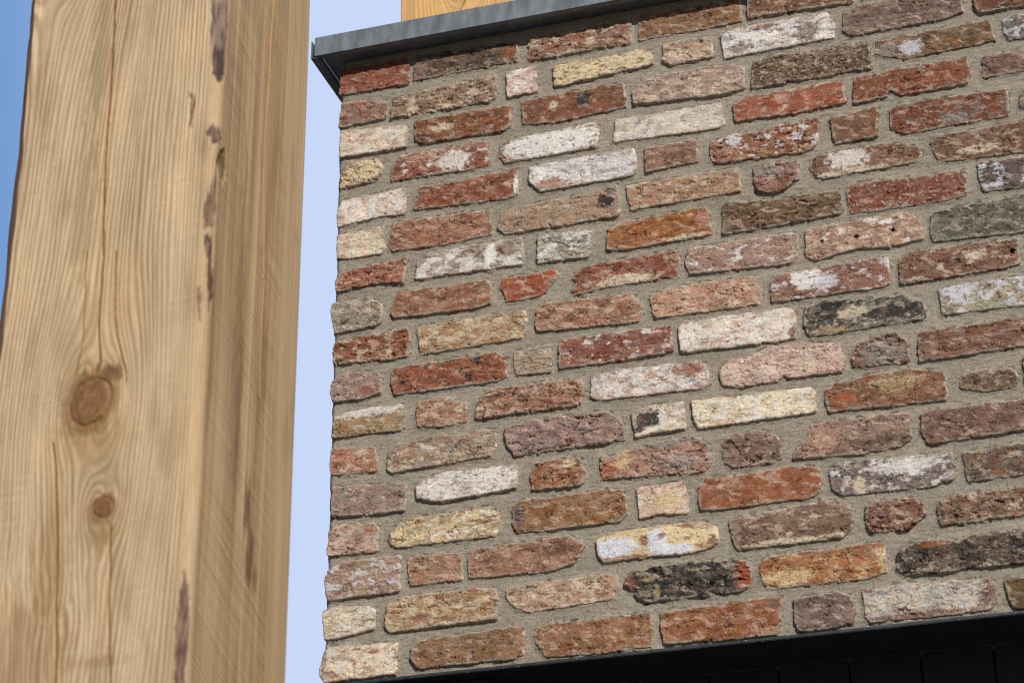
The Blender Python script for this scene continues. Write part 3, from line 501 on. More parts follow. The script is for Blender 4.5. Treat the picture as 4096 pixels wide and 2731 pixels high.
V_all, F_all, C_all, base_i = [], [], [], 0
for bi, (course, poly, rec, blobs) in enumerate(bricks):
    rs = np.random.RandomState(100 + bi)
    seed = 1000 + bi * 13
    P = np.array(poly, np.float32)
    x0, z0 = P.min(0); x1, z1 = P.max(0)
    seen = x0 < 1290
    st = 1.25 if seen else 3.0
    toks = rec.split()
    deep = 'D' in toks; smooth_b = 'S' in toks
    relief = 2.2 if deep else (0.6 if smooth_b else 1.25)
    left_end = x0 < 14
    mg = 9.0
    gx = np.arange(x0 - mg, x1 + mg, st, dtype=np.float32); gz = np.arange(z0 - mg, z1 + mg, st, dtype=np.float32)
    X, Z = np.meshgrid(gx, gz)
    ox, oz = rs.uniform(-500, 500, 2).astype(np.float32)
    A, B = X + ox, Z + oz
    # ragged outline
    wa = 1.5 if deep else 1.0
    wx = X + wa * (2.0 * fbm(A / 26, B / 26, seed, 2) + 1.5 * fbm(A / 7, B / 7, seed + 1, 3))
    wz = Z + wa * (1.8 * fbm(A / 30, B / 30, seed + 2, 2) + 1.6 * fbm(A / 7, B / 7, seed + 3, 3))
    sd = poly_sd(wx, wz, poly)
    sd = blur(sd.astype(np.float32), max(1, int(round(2.0 / st))))
    sd = sd + 1.7
    # broken arrises: bites out of the edge
    bite = fbm(A / 14, B / 9, seed + 4, 3)
    sd = sd - np.where(np.abs(sd) < 9, 4.5 * wa * np.clip(bite - 0.30, 0, 1) * 2.2, 0)
    # relief
    prot = rs.uniform(2.2, 5.4) + (0.8 if deep else 0)
    tx, tz = rs.uniform(-1.1, 1.1, 2)
    ux = (X - (x0 + x1) / 2) / (x1 - x0); uz = (Z - (z0 + z1) / 2) / (z1 - z0)
    h = prot + tx * ux + tz * uz
    h = h + relief * (0.95 * fbm(A / 42, B / 30, seed + 5, 3) + 0.55 * fbm(A / 14, B / 8, seed + 6, 3) + 0.34 * fbm(A / 6.5, B / 4.2, seed + 7, 3))
    n_r = fbm(A / 34, B / 12, seed + 8, 4)
    crev = np.clip(1.25 - np.abs(n_r) / 0.036, 0, 1) * sstep(0.0, 0.3, fbm(A / 40, B / 30, seed + 9, 2) + 0.05)
    h = h - relief * 2.0 * crev
    n_p = perlin(A / 4.6, B / 3.6, seed + 10) + 0.5 * fbm(A / 30, B / 20, seed + 11, 2)
    n_l = fbm(A / 62, B / 24, seed + 13, 2) + 0.10 * fbm(A / 8, B / 6, seed + 14, 3)
    crack = np.clip(1.3 - np.abs(n_l) / 0.022, 0, 1) * sstep(-0.05, 0.10, fbm(A / 60, B / 40, seed + 15, 2))
    h = h - (1.0 + 0.9 * relief) * crack
    pit = sstep(0.70, 0.86, n_p)
    h = h - (1.0 + 0.7 * relief) * pit
    # scaled-off shallow areas with a crisp step
    n_s = fbm(A / 30, B / 16, seed + 12, 4)
    flake = sstep(0.17, 0.205, n_s)
    h = h - relief * 1.1 * flake + relief * 0.7 * sstep(-0.19, -0.22, n_s)
    h_rough = h.copy(); paint = np.zeros(X.shape, np.float32)
    # ---- colour
    c0 = tone_down(lin([float(v) for v in toks[0].split('.')]))
    Cc = np.broadcast_to(c0, X.shape + (3,)).copy()
    Cc *= (1 + 0.30 * fbm(A / 50, B / 30, seed + 20, 3) + 0.24 * fbm(A / 9, B / 5, seed + 21, 4, 0.6))[..., None]
    hue = fbm(A / 24, B / 16, seed + 22, 3)
    Cc *= np.stack([1 + 0.16 * hue, 1 - 0.02 * hue, 1 - 0.16 * hue], -1)
    lum0 = float(c0.mean())
    li = 0
    for tk in toks[1:]:
        if ':' not in tk: continue
        key, cov = tk.split(':'); fine = cov.endswith('f'); cov = float(cov.rstrip('f')); li += 1
        sc = 5.0 if fine else 17.0
        nn = fbm(A / (sc * 1.7), B / sc, seed + 40 + 7 * li, 5, 0.62)
        ins = nn[sd > 0]
        if ins.size == 0: continue
        th = np.quantile(ins, 1 - cov); s_ = max(ins.std(), 1e-4) * (0.30 if key in 'wWklL' else 0.75)
        mk = sstep(th - s_, th + s_, nn)
        kc = tone_down(lin(KEYS[key])) * (1 + 0.25 * fbm(A / 7, B / 6, seed + 41 + 7 * li, 3))[..., None]
        a_ = (mk * (0.9 if key in 'wWklL' else 0.72) * np.clip(0.82 + 0.7 * fbm(A / 8, B / 6, seed + 43 + 7 * li, 4, 0.7), 0.25, 1))[..., None]
        Cc = Cc * (1 - a_) + kc * a_
        if key in 'wWclL': h = h + 0.45 * mk
        if key in 'wWlL': paint = np.maximum(paint, mk)
    for qi, (bx, bz, brx, brz, key) in enumerate(blobs):
        ed = 0.20 if key == 'H' else (0.75 if key in 'HWLk' else 1.15)
        rr = np.sqrt(((X - bx) / brx) ** 2 + ((Z - bz) / brz) ** 2) + ed * fbm(A / 11, B / 7, seed + 60 + qi, 5, 0.68)
        mk = sstep(1.10, 0.90, rr) if key in 'HWLk' else sstep(1.28, 0.72, rr)
        if key in 'WL': mk = mk * (1 - 0.8 * sstep(0.30, 0.36, fbm(A / 12, B / 7, seed + 80 + qi, 4)))
        if key == 'H':
            h = h - 7.0 * mk; kc = tone_down(lin(KEYS[key])) * np.ones(X.shape + (1,), np.float32)
        else:
            kc = tone_down(lin(KEYS[key])) * (1 + 0.28 * fbm(A / 7, B / 5, seed + 61 + qi, 4))[..., None]
        a_ = (mk * (0.95 if key in 'HWLk' else 0.85 * np.clip(0.9 + 0.8 * fbm(A / 6, B / 5, seed + 66 + qi, 4, 0.7), 0.2, 1)))[..., None]
        Cc = Cc * (1 - a_) + kc * a_
        if key in 'WLwl':
            h = h + 0.6 * mk; paint = np.maximum(paint, mk)
        if key in 'd' and deep: h = h - 1.0 * mk
    if lum0 > 0.42: paint = np.maximum(paint, 0.75 * sstep(-0.35, 0.1, fbm(A / 26, B / 14, seed + 36, 4)))
    # paint and limewash bridge the pores: calmer surface, a few flaked cracks
    hb = prot + tx * ux + tz * uz + 0.9 * relief ** 0.5 * fbm(A / 42, B / 30, seed + 5, 3)
    n_c = fbm(A / 20, B / 11, seed + 37, 4, 0.6)
    ck = np.clip(1 - np.abs(n_c) / 0.022, 0, 1) * sstep(-0.1, 0.2, fbm(A / 30, B / 22, seed + 38, 2))
    h = h * (1 - 0.65 * paint) + (hb + 0.5) * 0.65 * paint - 0.9 * ck * paint
    # soot and town grime in broad smears, and streaks of wiped lime
    so = sstep(0.02, 0.45, fbm(A / 48, B / 26, seed + 45, 5, 0.62))
    a_ = (0.34 * so * (1 - 0.55 * paint))[..., None]; Cc = Cc * (1 - a_) + lin((78, 54, 42)) * a_
    sl_ = sstep(0.14, 0.28, fbm(A / 24 + B / 30, B / 15, seed + 46, 5, 0.62))
    a_ = (0.34 * sl_)[..., None]; Cc = Cc * (1 - a_) + lin((214, 196, 176)) * a_
    # pale dust film, uneven
    du_ = sstep(-0.15, 0.45, fbm(A / 30, B / 18, seed + 34, 5, 0.6))
    a_ = ((0.20 if lum0 < 0.3 else 0.08) * du_)[..., None]; Cc = Cc * (1 - a_) + lin((186, 160, 144)) * a_
    # shade of cracks and crevices painted into the colour, plus random dark flecks
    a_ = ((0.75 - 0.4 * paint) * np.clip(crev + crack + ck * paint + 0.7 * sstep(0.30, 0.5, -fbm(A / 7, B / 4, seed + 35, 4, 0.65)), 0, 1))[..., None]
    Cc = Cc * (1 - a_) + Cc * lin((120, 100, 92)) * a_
    # lime still clinging to the arrises, fine light and dark grit
    rim = sstep(4.5, 0.5, sd) * sstep(-0.08, 0.25, fbm(A / 16, B / 10, seed + 30, 4))
    rc = lin((214, 196, 172)) if lum0 < 0.38 else lin((150, 92, 72))
    a_ = (0.62 * rim)[..., None]; Cc = Cc * (1 - a_) + rc * a_
    sm = sstep(7.0, 0.5, sd + 5 * fbm(A / 9, B / 6, seed + 16, 3)) * sstep(-0.08, 0.12, fbm(A / 40, B / 26, seed + 17, 3))
    a_ = (0.9 * sm)[..., None]; Cc = Cc * (1 - a_) + lin((150, 141, 127)) * (1 + 0.2 * fbm(A / 4, B / 4, seed + 18, 2)[..., None]) * a_   # pointing smeared over the edge
    sp = perlin(A / 2.3, B / 2.3, seed + 31) + 0.45 * fbm(A / 25, B / 18, seed + 33, 2)
    a_ = (0.5 * sstep(0.70, 0.86, sp))[..., None]; Cc = Cc * (1 - a_) + lin((222, 212, 200)) * a_
    a_ = (0.75 * (1 - 0.6 * paint) * sstep(0.48, 0.64, -sp))[..., None]; Cc = Cc * (1 - a_) + lin((62, 44, 36)) * a_
    a_ = (0.6 * pit)[..., None]; Cc = Cc * (1 - a_) + Cc * lin((170, 150, 140)) * a_  # pits darkened in the colour too, as their shade
    if lum0 > 0.38:                              # where pale paint has flaked the brick shows
        a_ = (0.75 * np.clip(pit * 1.0 + 0.8 * crev, 0, 1))[..., None]; Cc = Cc * (1 - a_) + lin((140, 72, 54)) * a_
    Cc = np.clip(Cc, 0.008, 0.86)
    # worn edge and steep side
    ew = 2.8
    h = h - (1.1 + 0.5 * relief) * (1 - np.clip(sd / ew, 0, 1)) ** 2.2
    out_m = sd < 0
    fall = -13.0
    hs = np.maximum(h + 5.5 * sd, fall)
    if left_end:
        hs = np.where(X < x0 + 6, np.maximum(h + 40 * sd, -96.0), hs)
    h = np.where(out_m, hs, h)
    # feed the mortar's distance field
    i0 = np.searchsorted(mx, x0 - mg); i1 = np.searchsorted(mx, x1 + mg); j0 = np.searchsorted(mz, z0 - mg); j1 = np.searchsorted(mz, z1 + mg)
    if i1 > i0 and j1 > j0:
        ii = np.clip(np.round((mx[i0:i1] - gx[0]) / st).astype(int), 0, len(gx) - 1)
        jj = np.clip(np.round((mz[j0:j1] - gz[0]) / st).astype(int), 0, len(gz) - 1)
        m_sd[j0:j1, i0:i1] = np.maximum(m_sd[j0:j1, i0:i1], sd[np.ix_(jj, ii)])
    V = np.stack([X, -h, Z], -1).reshape(-1, 3) / 1000.0
    lim = sd > -3.6
    kp = lim[:-1, :-1] | lim[1:, :-1] | lim[:-1, 1:] | lim[1:, 1:]
    F = grid_faces(len(gz), len(gx), kp, base_i)
    V_all.append(V); F_all.append(F); C_all.append(Cc.reshape(-1, 3)); base_i += len(V)
BV = np.concatenate(V_all); BF = np.concatenate(F_all); BC = np.concatenate(C_all)
used = np.zeros(len(BV), bool); used[BF.ravel()] = True
remap = np.cumsum(used) - 1
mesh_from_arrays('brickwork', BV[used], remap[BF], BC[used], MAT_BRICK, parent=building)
del V_all, F_all, C_all, BV, BF, BC

def build_mortar():
    X, Z = np.meshgrid(mx, mz)
    dist = np.clip(-m_sd, 0, 16)
    big = fbm(X / 60, Z / 22, 501, 3)
    h = -0.4 - 1.5 * sstep(0, 6, dist) + 1.1 * big + 1.1 * fbm(X / 16, Z / 6, 502, 4) + 0.75 * fbm(X / 4.4, Z / 3.2, 503, 3)
    # brushed tool marks along the bed joints and crumbly voids against the bricks
    h += 0.55 * fbm(X / 30, Z / 2.4, 504, 2)
    vn = fbm(X / 15, Z / 8, 505, 4)
    gz_ = np.gradient(m_sd, axis=0)
    top_ = sstep(0.1, -0.7, gz_ / 1.6)                # the bed joint's lower side, on top of a brick
    void = np.maximum(sstep(0.20, 0.36, vn) * sstep(5.0, 1.0, dist), sstep(0.0, 0.25, vn) * sstep(6.0, 1.5, dist) * top_)
    h -= 3.4 * void
    grit = perlin(X / 1.9, Z / 1.9, 506)
    h += 0.4 * sstep(0.2, 0.6, grit) - 0.6 * sstep(0.35, 0.7, -grit)
    h -= 6.0 * sstep(2.5, 7.0, m_sd)                 # well behind the brick faces
    c = lin((145, 136, 122))
    C = np.broadcast_to(c, X.shape + (3,)).copy()
    C *= (1 - 0.35 * void)[..., None]  # shade in the voids painted into the mortar colour
    C *= (1 + 0.20 * fbm(X / 120, Z / 60, 510, 3) + 0.26 * fbm(X / 12, Z / 7, 511, 4) + 0.15 * perlin(X / 2.2, Z / 2.2, 512))[..., None]
    a = (0.35 * sstep(0.1, 0.35, fbm(X / 45, Z / 20, 513, 3)))[..., None]
    C = C * (1 - a) + lin((168, 157, 141)) * a
    a = (0.7 * sstep(0.42, 0.62, perlin(X / 2.8, Z / 2.4, 514) + 0.4 * fbm(X / 14, Z / 7, 515, 2)))[..., None]
    C = C * (1 - a) + lin((72, 63, 53)) * a
    C = np.clip(C, 0.02, 0.8)
    Y = -h
    # ragged left end that turns the corner
    xl = 5.0 + 3.0 * fbm(mz / 30, mz * 0 + 3.3, 520, 3)
    X = X.copy(); Y = Y.copy()
    t = np.clip((X - 0) / 14, 0, 1)
    X = X + xl[:, None] * (1 - t)
    Y = Y + 6.0 * (1 - np.clip((X - xl[:, None]) / 9, 0, 1)) ** 2
    pre = [np.stack([xl + 0.5, np.full_like(xl, 40.0), mz], -1), np.stack([xl + 0.5, np.full_like(xl, 300.0), mz], -1)]
    G = np.stack([X, Y, Z], -1)
    G = np.concatenate([pre[1][:, None], pre[0][:, None], G], 1)
    C = np.concatenate([C[:, :1], C[:, :1], C], 1)
    nr, nc = G.shape[:2]
    mesh_from_arrays('mortar', G.reshape(-1, 3) / 1000.0, grid_faces(nr, nc), C.reshape(-1, 3), MAT_MORTAR, parent=building)
build_mortar()

boxes_mesh('wall_core', [(0.016, X_END / 1000, 0.016, 0.30, 2.742, 4.018)], MAT_CORE, building)

# coping of folded zinc
ZB, ZT = 4.0165, 4.0600
XL = -0.034
XR = X_END / 1000 + 0.02
coping = boxes_mesh('coping', [(XL, XR, -0.0425, 0.36, ZT - 0.006, ZT - 0.001)], MAT_ZINC, building)
boxes_mesh('front_fascia', [(XL, XR, -0.0450, -0.0435, ZB, ZT), (XL, XR, -0.0433, -0.0300, ZB + 0.0002, ZB + 0.0017),
                            (XL, XR, -0.0305, -0.0292, ZB + 0.0019, ZB + 0.006)], MAT_ZINC, coping, 0.0004)
boxes_mesh('side_fascia', [(XL - 0.0085, XL - 0.007, -0.0425, 0.36, ZB - 0.0030, ZT - 0.0045), (XL - 0.0068, XL + 0.008, -0.0423, 0.36, ZB - 0.0028, ZB - 0.0014),
                           (XL + 0.0082, XL + 0.0095, -0.0290, 0.36, ZB - 0.0012, ZB + 0.006)], MAT_ZINC, coping, 0.0004)
boxes_mesh('soffit', [(XL + 0.011, XR, -0.0288, 0.36, ZB + 0.0064, ZB + 0.0084)], MAT_ZINC, coping)

# steel lintel under the bottom course, recessed boarding beneath it
LZ = 2.7395
lintel = boxes_mesh('lintel', [(0.012, XR, -0.0035, 0.135, LZ - 0.0060, LZ)], MAT_STEEL, building, 0.0012)
bd = []
x = 0.30
for k in range(22):
    bd.append((x, x + 0.1165, 0.135, 0.160, 0.004, LZ - 0.008)); x += 0.1195
bd.append((0.298, XR, 0.1605, 0.18, 0.004, LZ - 0.008))          # backing behind the boards
boxes_mesh('board_cladding', bd, MAT_BOARD, building, 0.0015)
boxes_mesh('corner_jamb', [(0.02, 0.297, 0.03, 0.30, 0.004, LZ - 0.0075)], MAT_BOARD, building, 0.003)

# ------------------------------------------------------------------ timber posts
def in_poly(u, v, pts, soft, seed, amp=3.0):
    sd = poly_sd((u + amp * fbm(u / 9, v / 22, seed, 3)).astype(np.float32), (v + amp * 2 * fbm(u / 9, v / 30, seed + 1, 3)).astype(np.float32), pts)
    return sstep(-soft, soft, sd)

def line_d(u, v, pts):
    d = np.full(u.shape, 1e9, np.float32)
    for (ax, az), (bx, bz) in zip(pts[:-1], pts[1:]):
        ex, ez = bx - ax, bz - az
        t = np.clip(((u - ax) * ex + (v - az) * ez) / (ex * ex + ez * ez + 1e-9), 0, 1)
        d = np.minimum(d, np.hypot(u - ax - ex * t, v - az - ez * t))
    return d

def timber_post(name, xl, xr, yf, yb, zmin, zmax, zf0, zf1, seed, feat, step=1.4):
    """square sawn post with waney corners; all in mm. feat: dict of knots, checks, bark"""
    ch = feat.get('chamfer', 12.0)
    # perimeter: from back-left along left, front, right, back (counter-clockwise seen from above)
    fr = np.arange(xl + 6, xr - ch, step); rt = np.arange(yf + ch, yb - 3, step)
    t = np.linspace(0, 1, 14)[1:-1]
    cx = (xr - ch) + ch * np.sin(t * np.pi / 2); cy = (yf + ch) - ch * np.cos(t * np.pi / 2)
    lx = np.linspace(yb - 3, yf + 6, 12)
    t4 = np.linspace(0, 1, 6)[1:-1]
    px = np.concatenate([np.full(12, xl), xl + 6 - 6 * np.cos(t4 * np.pi / 2), fr, cx, np.full(len(rt), xr), [xr - 1.5, xr - 4], np.linspace(xr - 8, xl, 12)])
    py = np.concatenate([lx, yf + 6 - 6 * np.sin(t4 * np.pi / 2), np.full(len(fr), yf), cy, rt, [yb - 1, yb], np.full(12, yb)])
    nl = 12 + len(t4)
    nx = np.concatenate([np.full(12, -1.0), -np.cos(t4 * np.pi / 2), np.zeros(len(fr)), np.sin(t * np.pi / 2), np.ones(len(rt)), [.9, .3], np.zeros(12)])
    ny = np.concatenate([np.zeros(12), -np.sin(t4 * np.pi / 2), -np.ones(len(fr)), -np.cos(t * np.pi / 2), np.zeros(len(rt)), [.4, .9], np.ones(12)])
    zs = np.concatenate([np.linspace(zmin, zf0, 20)[:-1], np.arange(zf0, zf1, step * 1.3), np.linspace(zf1, zmax, 14)])
    PX, Z = np.meshgrid(px.astype(np.float32), zs.astype(np.float32)); PY = np.broadcast_to(py.astype(np.float32), PX.shape)
    NX = np.broadcast_to(nx.astype(np.float32), PX.shape); NY = np.broadcast_to(ny.astype(np.float32), PX.shape)
    col_i = np.arange(len(px))
    isR = np.broadcast_to(((px >= xr - 0.01) & (col_i > nl))[None], PX.shape)
    isF = np.broadcast_to((py <= yf + ch + 0.01)[None] & (px >= xl + 0.1)[None], PX.shape) & ~isR
    u = PX.copy(); v = Z
    # developed coordinate runs on round the corner
    arc = np.zeros(len(px), np.float32); arc[nl + len(fr): nl + len(fr) + len(t)] = 1
    U = np.where(isR, xr + (PY - yf), PX)
    ucx = (xr - ch) + 2 * ch * np.linspace(0, 1, 14)[1:-1]
    U = U.copy(); U[:, nl + len(fr): nl + len(fr) + len(t)] = ucx[None]
    # grain deflected round the knots
    psi = U.copy()
    kmask = np.zeros(U.shape, np.float32); kring = np.zeros(U.shape, np.float32); kshade = np.zeros(U.shape, np.float32); hk = np.zeros(U.shape, np.float32)
    for (ku, kv, ka, kb, ang, strength) in feat.get('knots', []):
        du, dv = U - ku, v - kv
        ca, sa = math.cos(ang), math.sin(ang)
        a_, b_ = (du * ca + dv * sa), (-du * sa + dv * ca)
        r = np.sqrt((a_ / ka) ** 2 + (b_ / kb) ** 2)
        R2 = (1.6 * ka) ** 2
        rr2 = du ** 2 + (dv / 1.9) ** 2
        psi = psi - strength * du * R2 / (rr2 + 0.35 * R2)
        wob = r + 0.12 * fbm(U / 12, v / 12, seed + 77, 3)
        kmask = np.maximum(kmask, sstep(1.06, 0.94, wob))
        kring = np.where(wob < 1.1, np.clip(0.5 + 0.5 * np.sin(wob * 13 + 5 * fbm(U / 14, v / 14, seed + 78, 3)) + 1.2 * fbm(U / 5, v / 5, seed + 79, 3), 0, 1), kring)
        kshade = np.maximum(kshade, sstep(1.55, 1.0, wob) * (1 - sstep(1.06, 0.94, wob)))
        hk += 2.2 * sstep(1.9, 1.0, wob) - 2.6 * sstep(1.05, 0.98, wob) * sstep(0.8, 0.98, wob) + 0.8 * sstep(1.0, 0.5, wob)
    low = sstep(2740, 2600, v) * sstep(120, 60, U) * feat.get('lwane', 0) / 13.0
    ps = psi + 9.0 * low * fbm(U / 30, v / 110, seed + 21, 3) + 5.0 * fbm(U / 70, v / 500, seed + 1, 2) + 2.0 * fbm(U / 25, v / 130, seed + 2, 3)
    ring = 0.5 + 0.5 * np.sin(2 * np.pi * (ps / feat.get('ring', 6.6) + 0.9 * fbm(ps / 26, v / 900, seed + 3, 2)))
    ring = ring ** 1.3
    fine = fbm(ps / 1.7, v / 60, seed + 4, 3)
    fib = fbm(ps / 5.0, v / 160, seed + 5, 3)
    light, dark = lin(feat.get('light', (212, 180, 138))), lin(feat.get('dark', (164, 122, 78)))
    amt = feat.get('contrast', 0.8) * (0.75 + 0.6 * fbm(ps / 60, v / 500, seed + 6, 2))
    k = np.clip(ring * amt + 0.30 * fine + 0.35 * fib + 0.05, 0, 1)[..., None]
    C = light * (1 - k) + dark * k
    C = C * (1 + 0.30 * fbm(U / 70, v / 260, seed + 26, 4))[..., None]
    h = 0.5 * (0.5 - ring) + 0.25 * fine
    # right-hand face: greyer, strongly saw-marked across the grain
    if 'side_tone' in feat:
        sl, sdk = lin(feat['side_tone'][0]), lin(feat['side_tone'][1])
        edge = sstep(-760, -742, PY)[..., None]
        sl2 = sl * (1 - edge) + lin((196, 170, 136)) * edge
        sdk2 = sdk * (1 - edge) + lin((160, 128, 88)) * edge
        edge1 = edge[..., 0]
        strn = np.clip(0.42 + 0.45 * fbm(PY / 24, v / 600, seed + 8, 3) + 0.50 * fbm(PY / 7.0, v / 900, seed + 9, 4, 0.65), 0, 1)
        acr = PY * 0.37 + v * 0.93; aln = PY * 0.93 - v * 0.37
        saw = 0.5 * np.sin(2 * np.pi * (acr / 7.5 + 0.8 * fbm(acr / 60, aln / 500, seed + 10, 2))) + 0.8 * fbm(acr / 3.6, aln / 400, seed + 22, 2)
        saw = saw * (0.7 + 0.9 * fbm(acr / 90, aln / 60, seed + 15, 3)) * (1 - 0.85 * edge1)
        saw2 = 0
        kk = np.clip(strn + 0.5 * saw + 0.25 * saw2, 0, 1)[..., None]
        S = sl2 * (1 - kk) + sdk2 * kk
        C = np.where(isR[..., None], S, C)
        h = np.where(isR, 0.35 * saw + 0.3 * fbm(PY / 3.2, v / 200, seed + 9, 3), h)
    # faint band-saw marks straight across the front
    sw = fbm(U / 140, (v - 0.06 * U) / 4.2, seed + 11, 4, 0.7)
    C = np.where(isR[..., None], C, C * (1 + 0.24 * (sw * sstep(-0.2, 0.5, fbm(U / 80, v / 60, seed + 24, 3)))[..., None]))
    h = np.where(isR, h, h + 0.25 * sw)
    # grey-olive weather stain patches
    st = sstep(0.05, 0.45, fbm(U / 45, v / 190, seed + 12, 4))[..., None] * 0.38
    C = C * (1 - st) + lin((136, 116, 84)) * st
    for (su, sv, sru, srv, tone, a_) in feat.get('stains_shade', []):  # listed blots: real stains, plus painted shade at knot and foot
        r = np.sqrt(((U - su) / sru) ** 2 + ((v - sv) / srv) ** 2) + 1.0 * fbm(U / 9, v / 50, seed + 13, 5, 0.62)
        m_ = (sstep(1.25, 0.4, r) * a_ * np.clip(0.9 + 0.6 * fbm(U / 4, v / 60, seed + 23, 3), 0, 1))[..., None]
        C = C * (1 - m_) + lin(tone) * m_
    # knots
    m_ = (0.85 * kmask)[..., None]
    C = C * (1 - m_) + (lin((130, 88, 52)) * (1 - 0.7 * kring[..., None]) + lin((80, 55, 34)) * 0.7 * kring[..., None]) * m_
    m_ = (0.75 * kshade)[..., None]; C = C * (1 - m_) + lin((124, 88, 52)) * m_
    m_ = (0.7 * sstep(0.2, 0.0, np.abs(kmask - 0.5)))[..., None]; C = C * (1 - m_) + lin((84, 56, 34)) * m_
    h += hk
    # waney corner band is smooth, warm sapwood
    band = sstep(xr - ch - 10, xr - ch + 2, U) * (1 - sstep(xr + ch * 0.8, xr + ch * 1.1, U)) * (feat.get('wane', 0.0))
    m_ = (0.75 * band)[..., None]; C = C * (1 - m_) + lin((184, 152, 114)) * (1 + 0.4 * fib[..., None]) * m_
    # bark left in the wane
    for bi, (pts, tone, depth) in enumerate(feat.get('bark', [])):
        pts = [(x_ if x_ < xr - ch else xr - ch + (x_ - xr + ch) * 1.45, z_) for x_, z_ in pts]
        m0 = in_poly(U, v, pts, 3.0, seed + 200 + 5 * bi, 7.0) * np.clip(0.9 + 0.7 * fbm(U / 6, v / 40, seed + 203 + 5 * bi, 3), 0.2, 1)
        kc = 0.8 * lin(tone) * np.clip(1 + 1.3 * fbm(U / 5, v / 30, seed + 201 + 5 * bi, 4, 0.6), 0.3, 2.2)[..., None]
        C = C * (1 - m0[..., None]) + np.clip(kc, 0.01, 1) * m0[..., None]
        h += depth * m0
    # drying checks
    for (pts, wdt, dep) in feat.get('cracks', []):
        d = line_d(U + 1.2 * fbm(v / 20, v * 0 + 7.7, seed + 14, 3), v, pts)
        wdt = wdt * (1.25 + 0.5 * fbm(v / 35, v * 0 + 5.1, seed + 25, 2)); g = sstep(wdt, wdt * 0.3, d)
        h -= 0.8 * dep * g
        m_ = (0.92 * g)[..., None]; C = C * (1 - m_) + lin((58, 37, 22)) * m_
        m2 = (0.25 * sstep(wdt * 6, wdt, d))[..., None]; C = C * (1 - m2) + lin((176, 132, 84)) * m2
    # resin line / splinter ridge on the right face
    for (pts, wdt, tone) in feat.get('lines', []):
        d = line_d(U, v, pts)
        g = sstep(wdt, wdt * 0.4, d + 0.8 * fbm(U / 5, v / 25, seed + 16, 3)); m_ = (0.85 * g)[..., None]
        C = C * (1 - m_) + lin(tone) * m_; h += 0.8 * g
    h = h + np.where((col_i < nl + 8)[None], feat.get('lwane', 0) * 0.4 * fbm(v / 210, v * 0 + 4.4, seed + 27, 3), 0)
    for (su, sv, sru, srv, amp) in feat.get('bumps', []):
        h = h + amp * ((col_i > nl) & (col_i < nl + len(fr) + len(t) + len(rt)))[None] * np.exp(-((U - su) / sru) ** 2 - ((v - sv) / srv) ** 2)
    # left wane: dark bark strip
    lw = np.broadcast_to((col_i < nl + feat.get('lwane', 0))[None], PX.shape)
    if feat.get('lwane'):
        wv = sstep(1.0, -1.0, (PX - xl) - feat['lwane'] * (0.75 + 0.5 * fbm(v / 150, v * 0 + 2.2, seed + 18, 3))) * 0.95
        m_ = np.where(isR, 0, wv)[..., None]
        C = C * (1 - m_) + lin((78, 56, 44)) * (1 + 0.5 * fib[..., None]) * m_
    C = np.clip(C, 0.01, 0.8)
    bow = feat.get('bow', 0.0) * fbm(v / 700, v * 0 + 1.5, seed + 19, 2)
    G = np.stack([PX + NX * h + bow, PY + NY * h, Z], -1) / 1000.0
    nr, nc = G.shape[:2]
    V = G.reshape(-1, 3)
    F = grid_faces(nr, nc)
    # close the seam
    r = np.arange(nr - 1) * nc
    F = np.concatenate([F, np.stack([r + nc - 1, r, r + nc, r + 2 * nc - 1], -1)])
    V = np.concatenate([V, [[(xl + xr) / 2000, (yf + yb) / 2000, zmin / 1000], [(xl + xr) / 2000, (yf + yb) / 2000, zmax / 1000]]])
    cb, ct = len(V) - 2, len(V) - 1
    a = np.arange(0, nc - 1, 2); b2 = np.minimum(a + 1, nc - 1); c2 = np.minimum(a + 2, nc - 1)
    F = np.concatenate([F, np.stack([np.full_like(a, cb), c2, b2, a], -1)])
    o_ = (nr - 1) * nc
    F = np.concatenate([F, np.stack([np.full_like(a, ct), o_ + a, o_ + b2, o_ + c2], -1)])
    CC = np.concatenate([C.reshape(-1, 3), C.reshape(-1, 3)[:2]])
    return mesh_from_arrays(name, V, F, CC, MAT_WOOD)

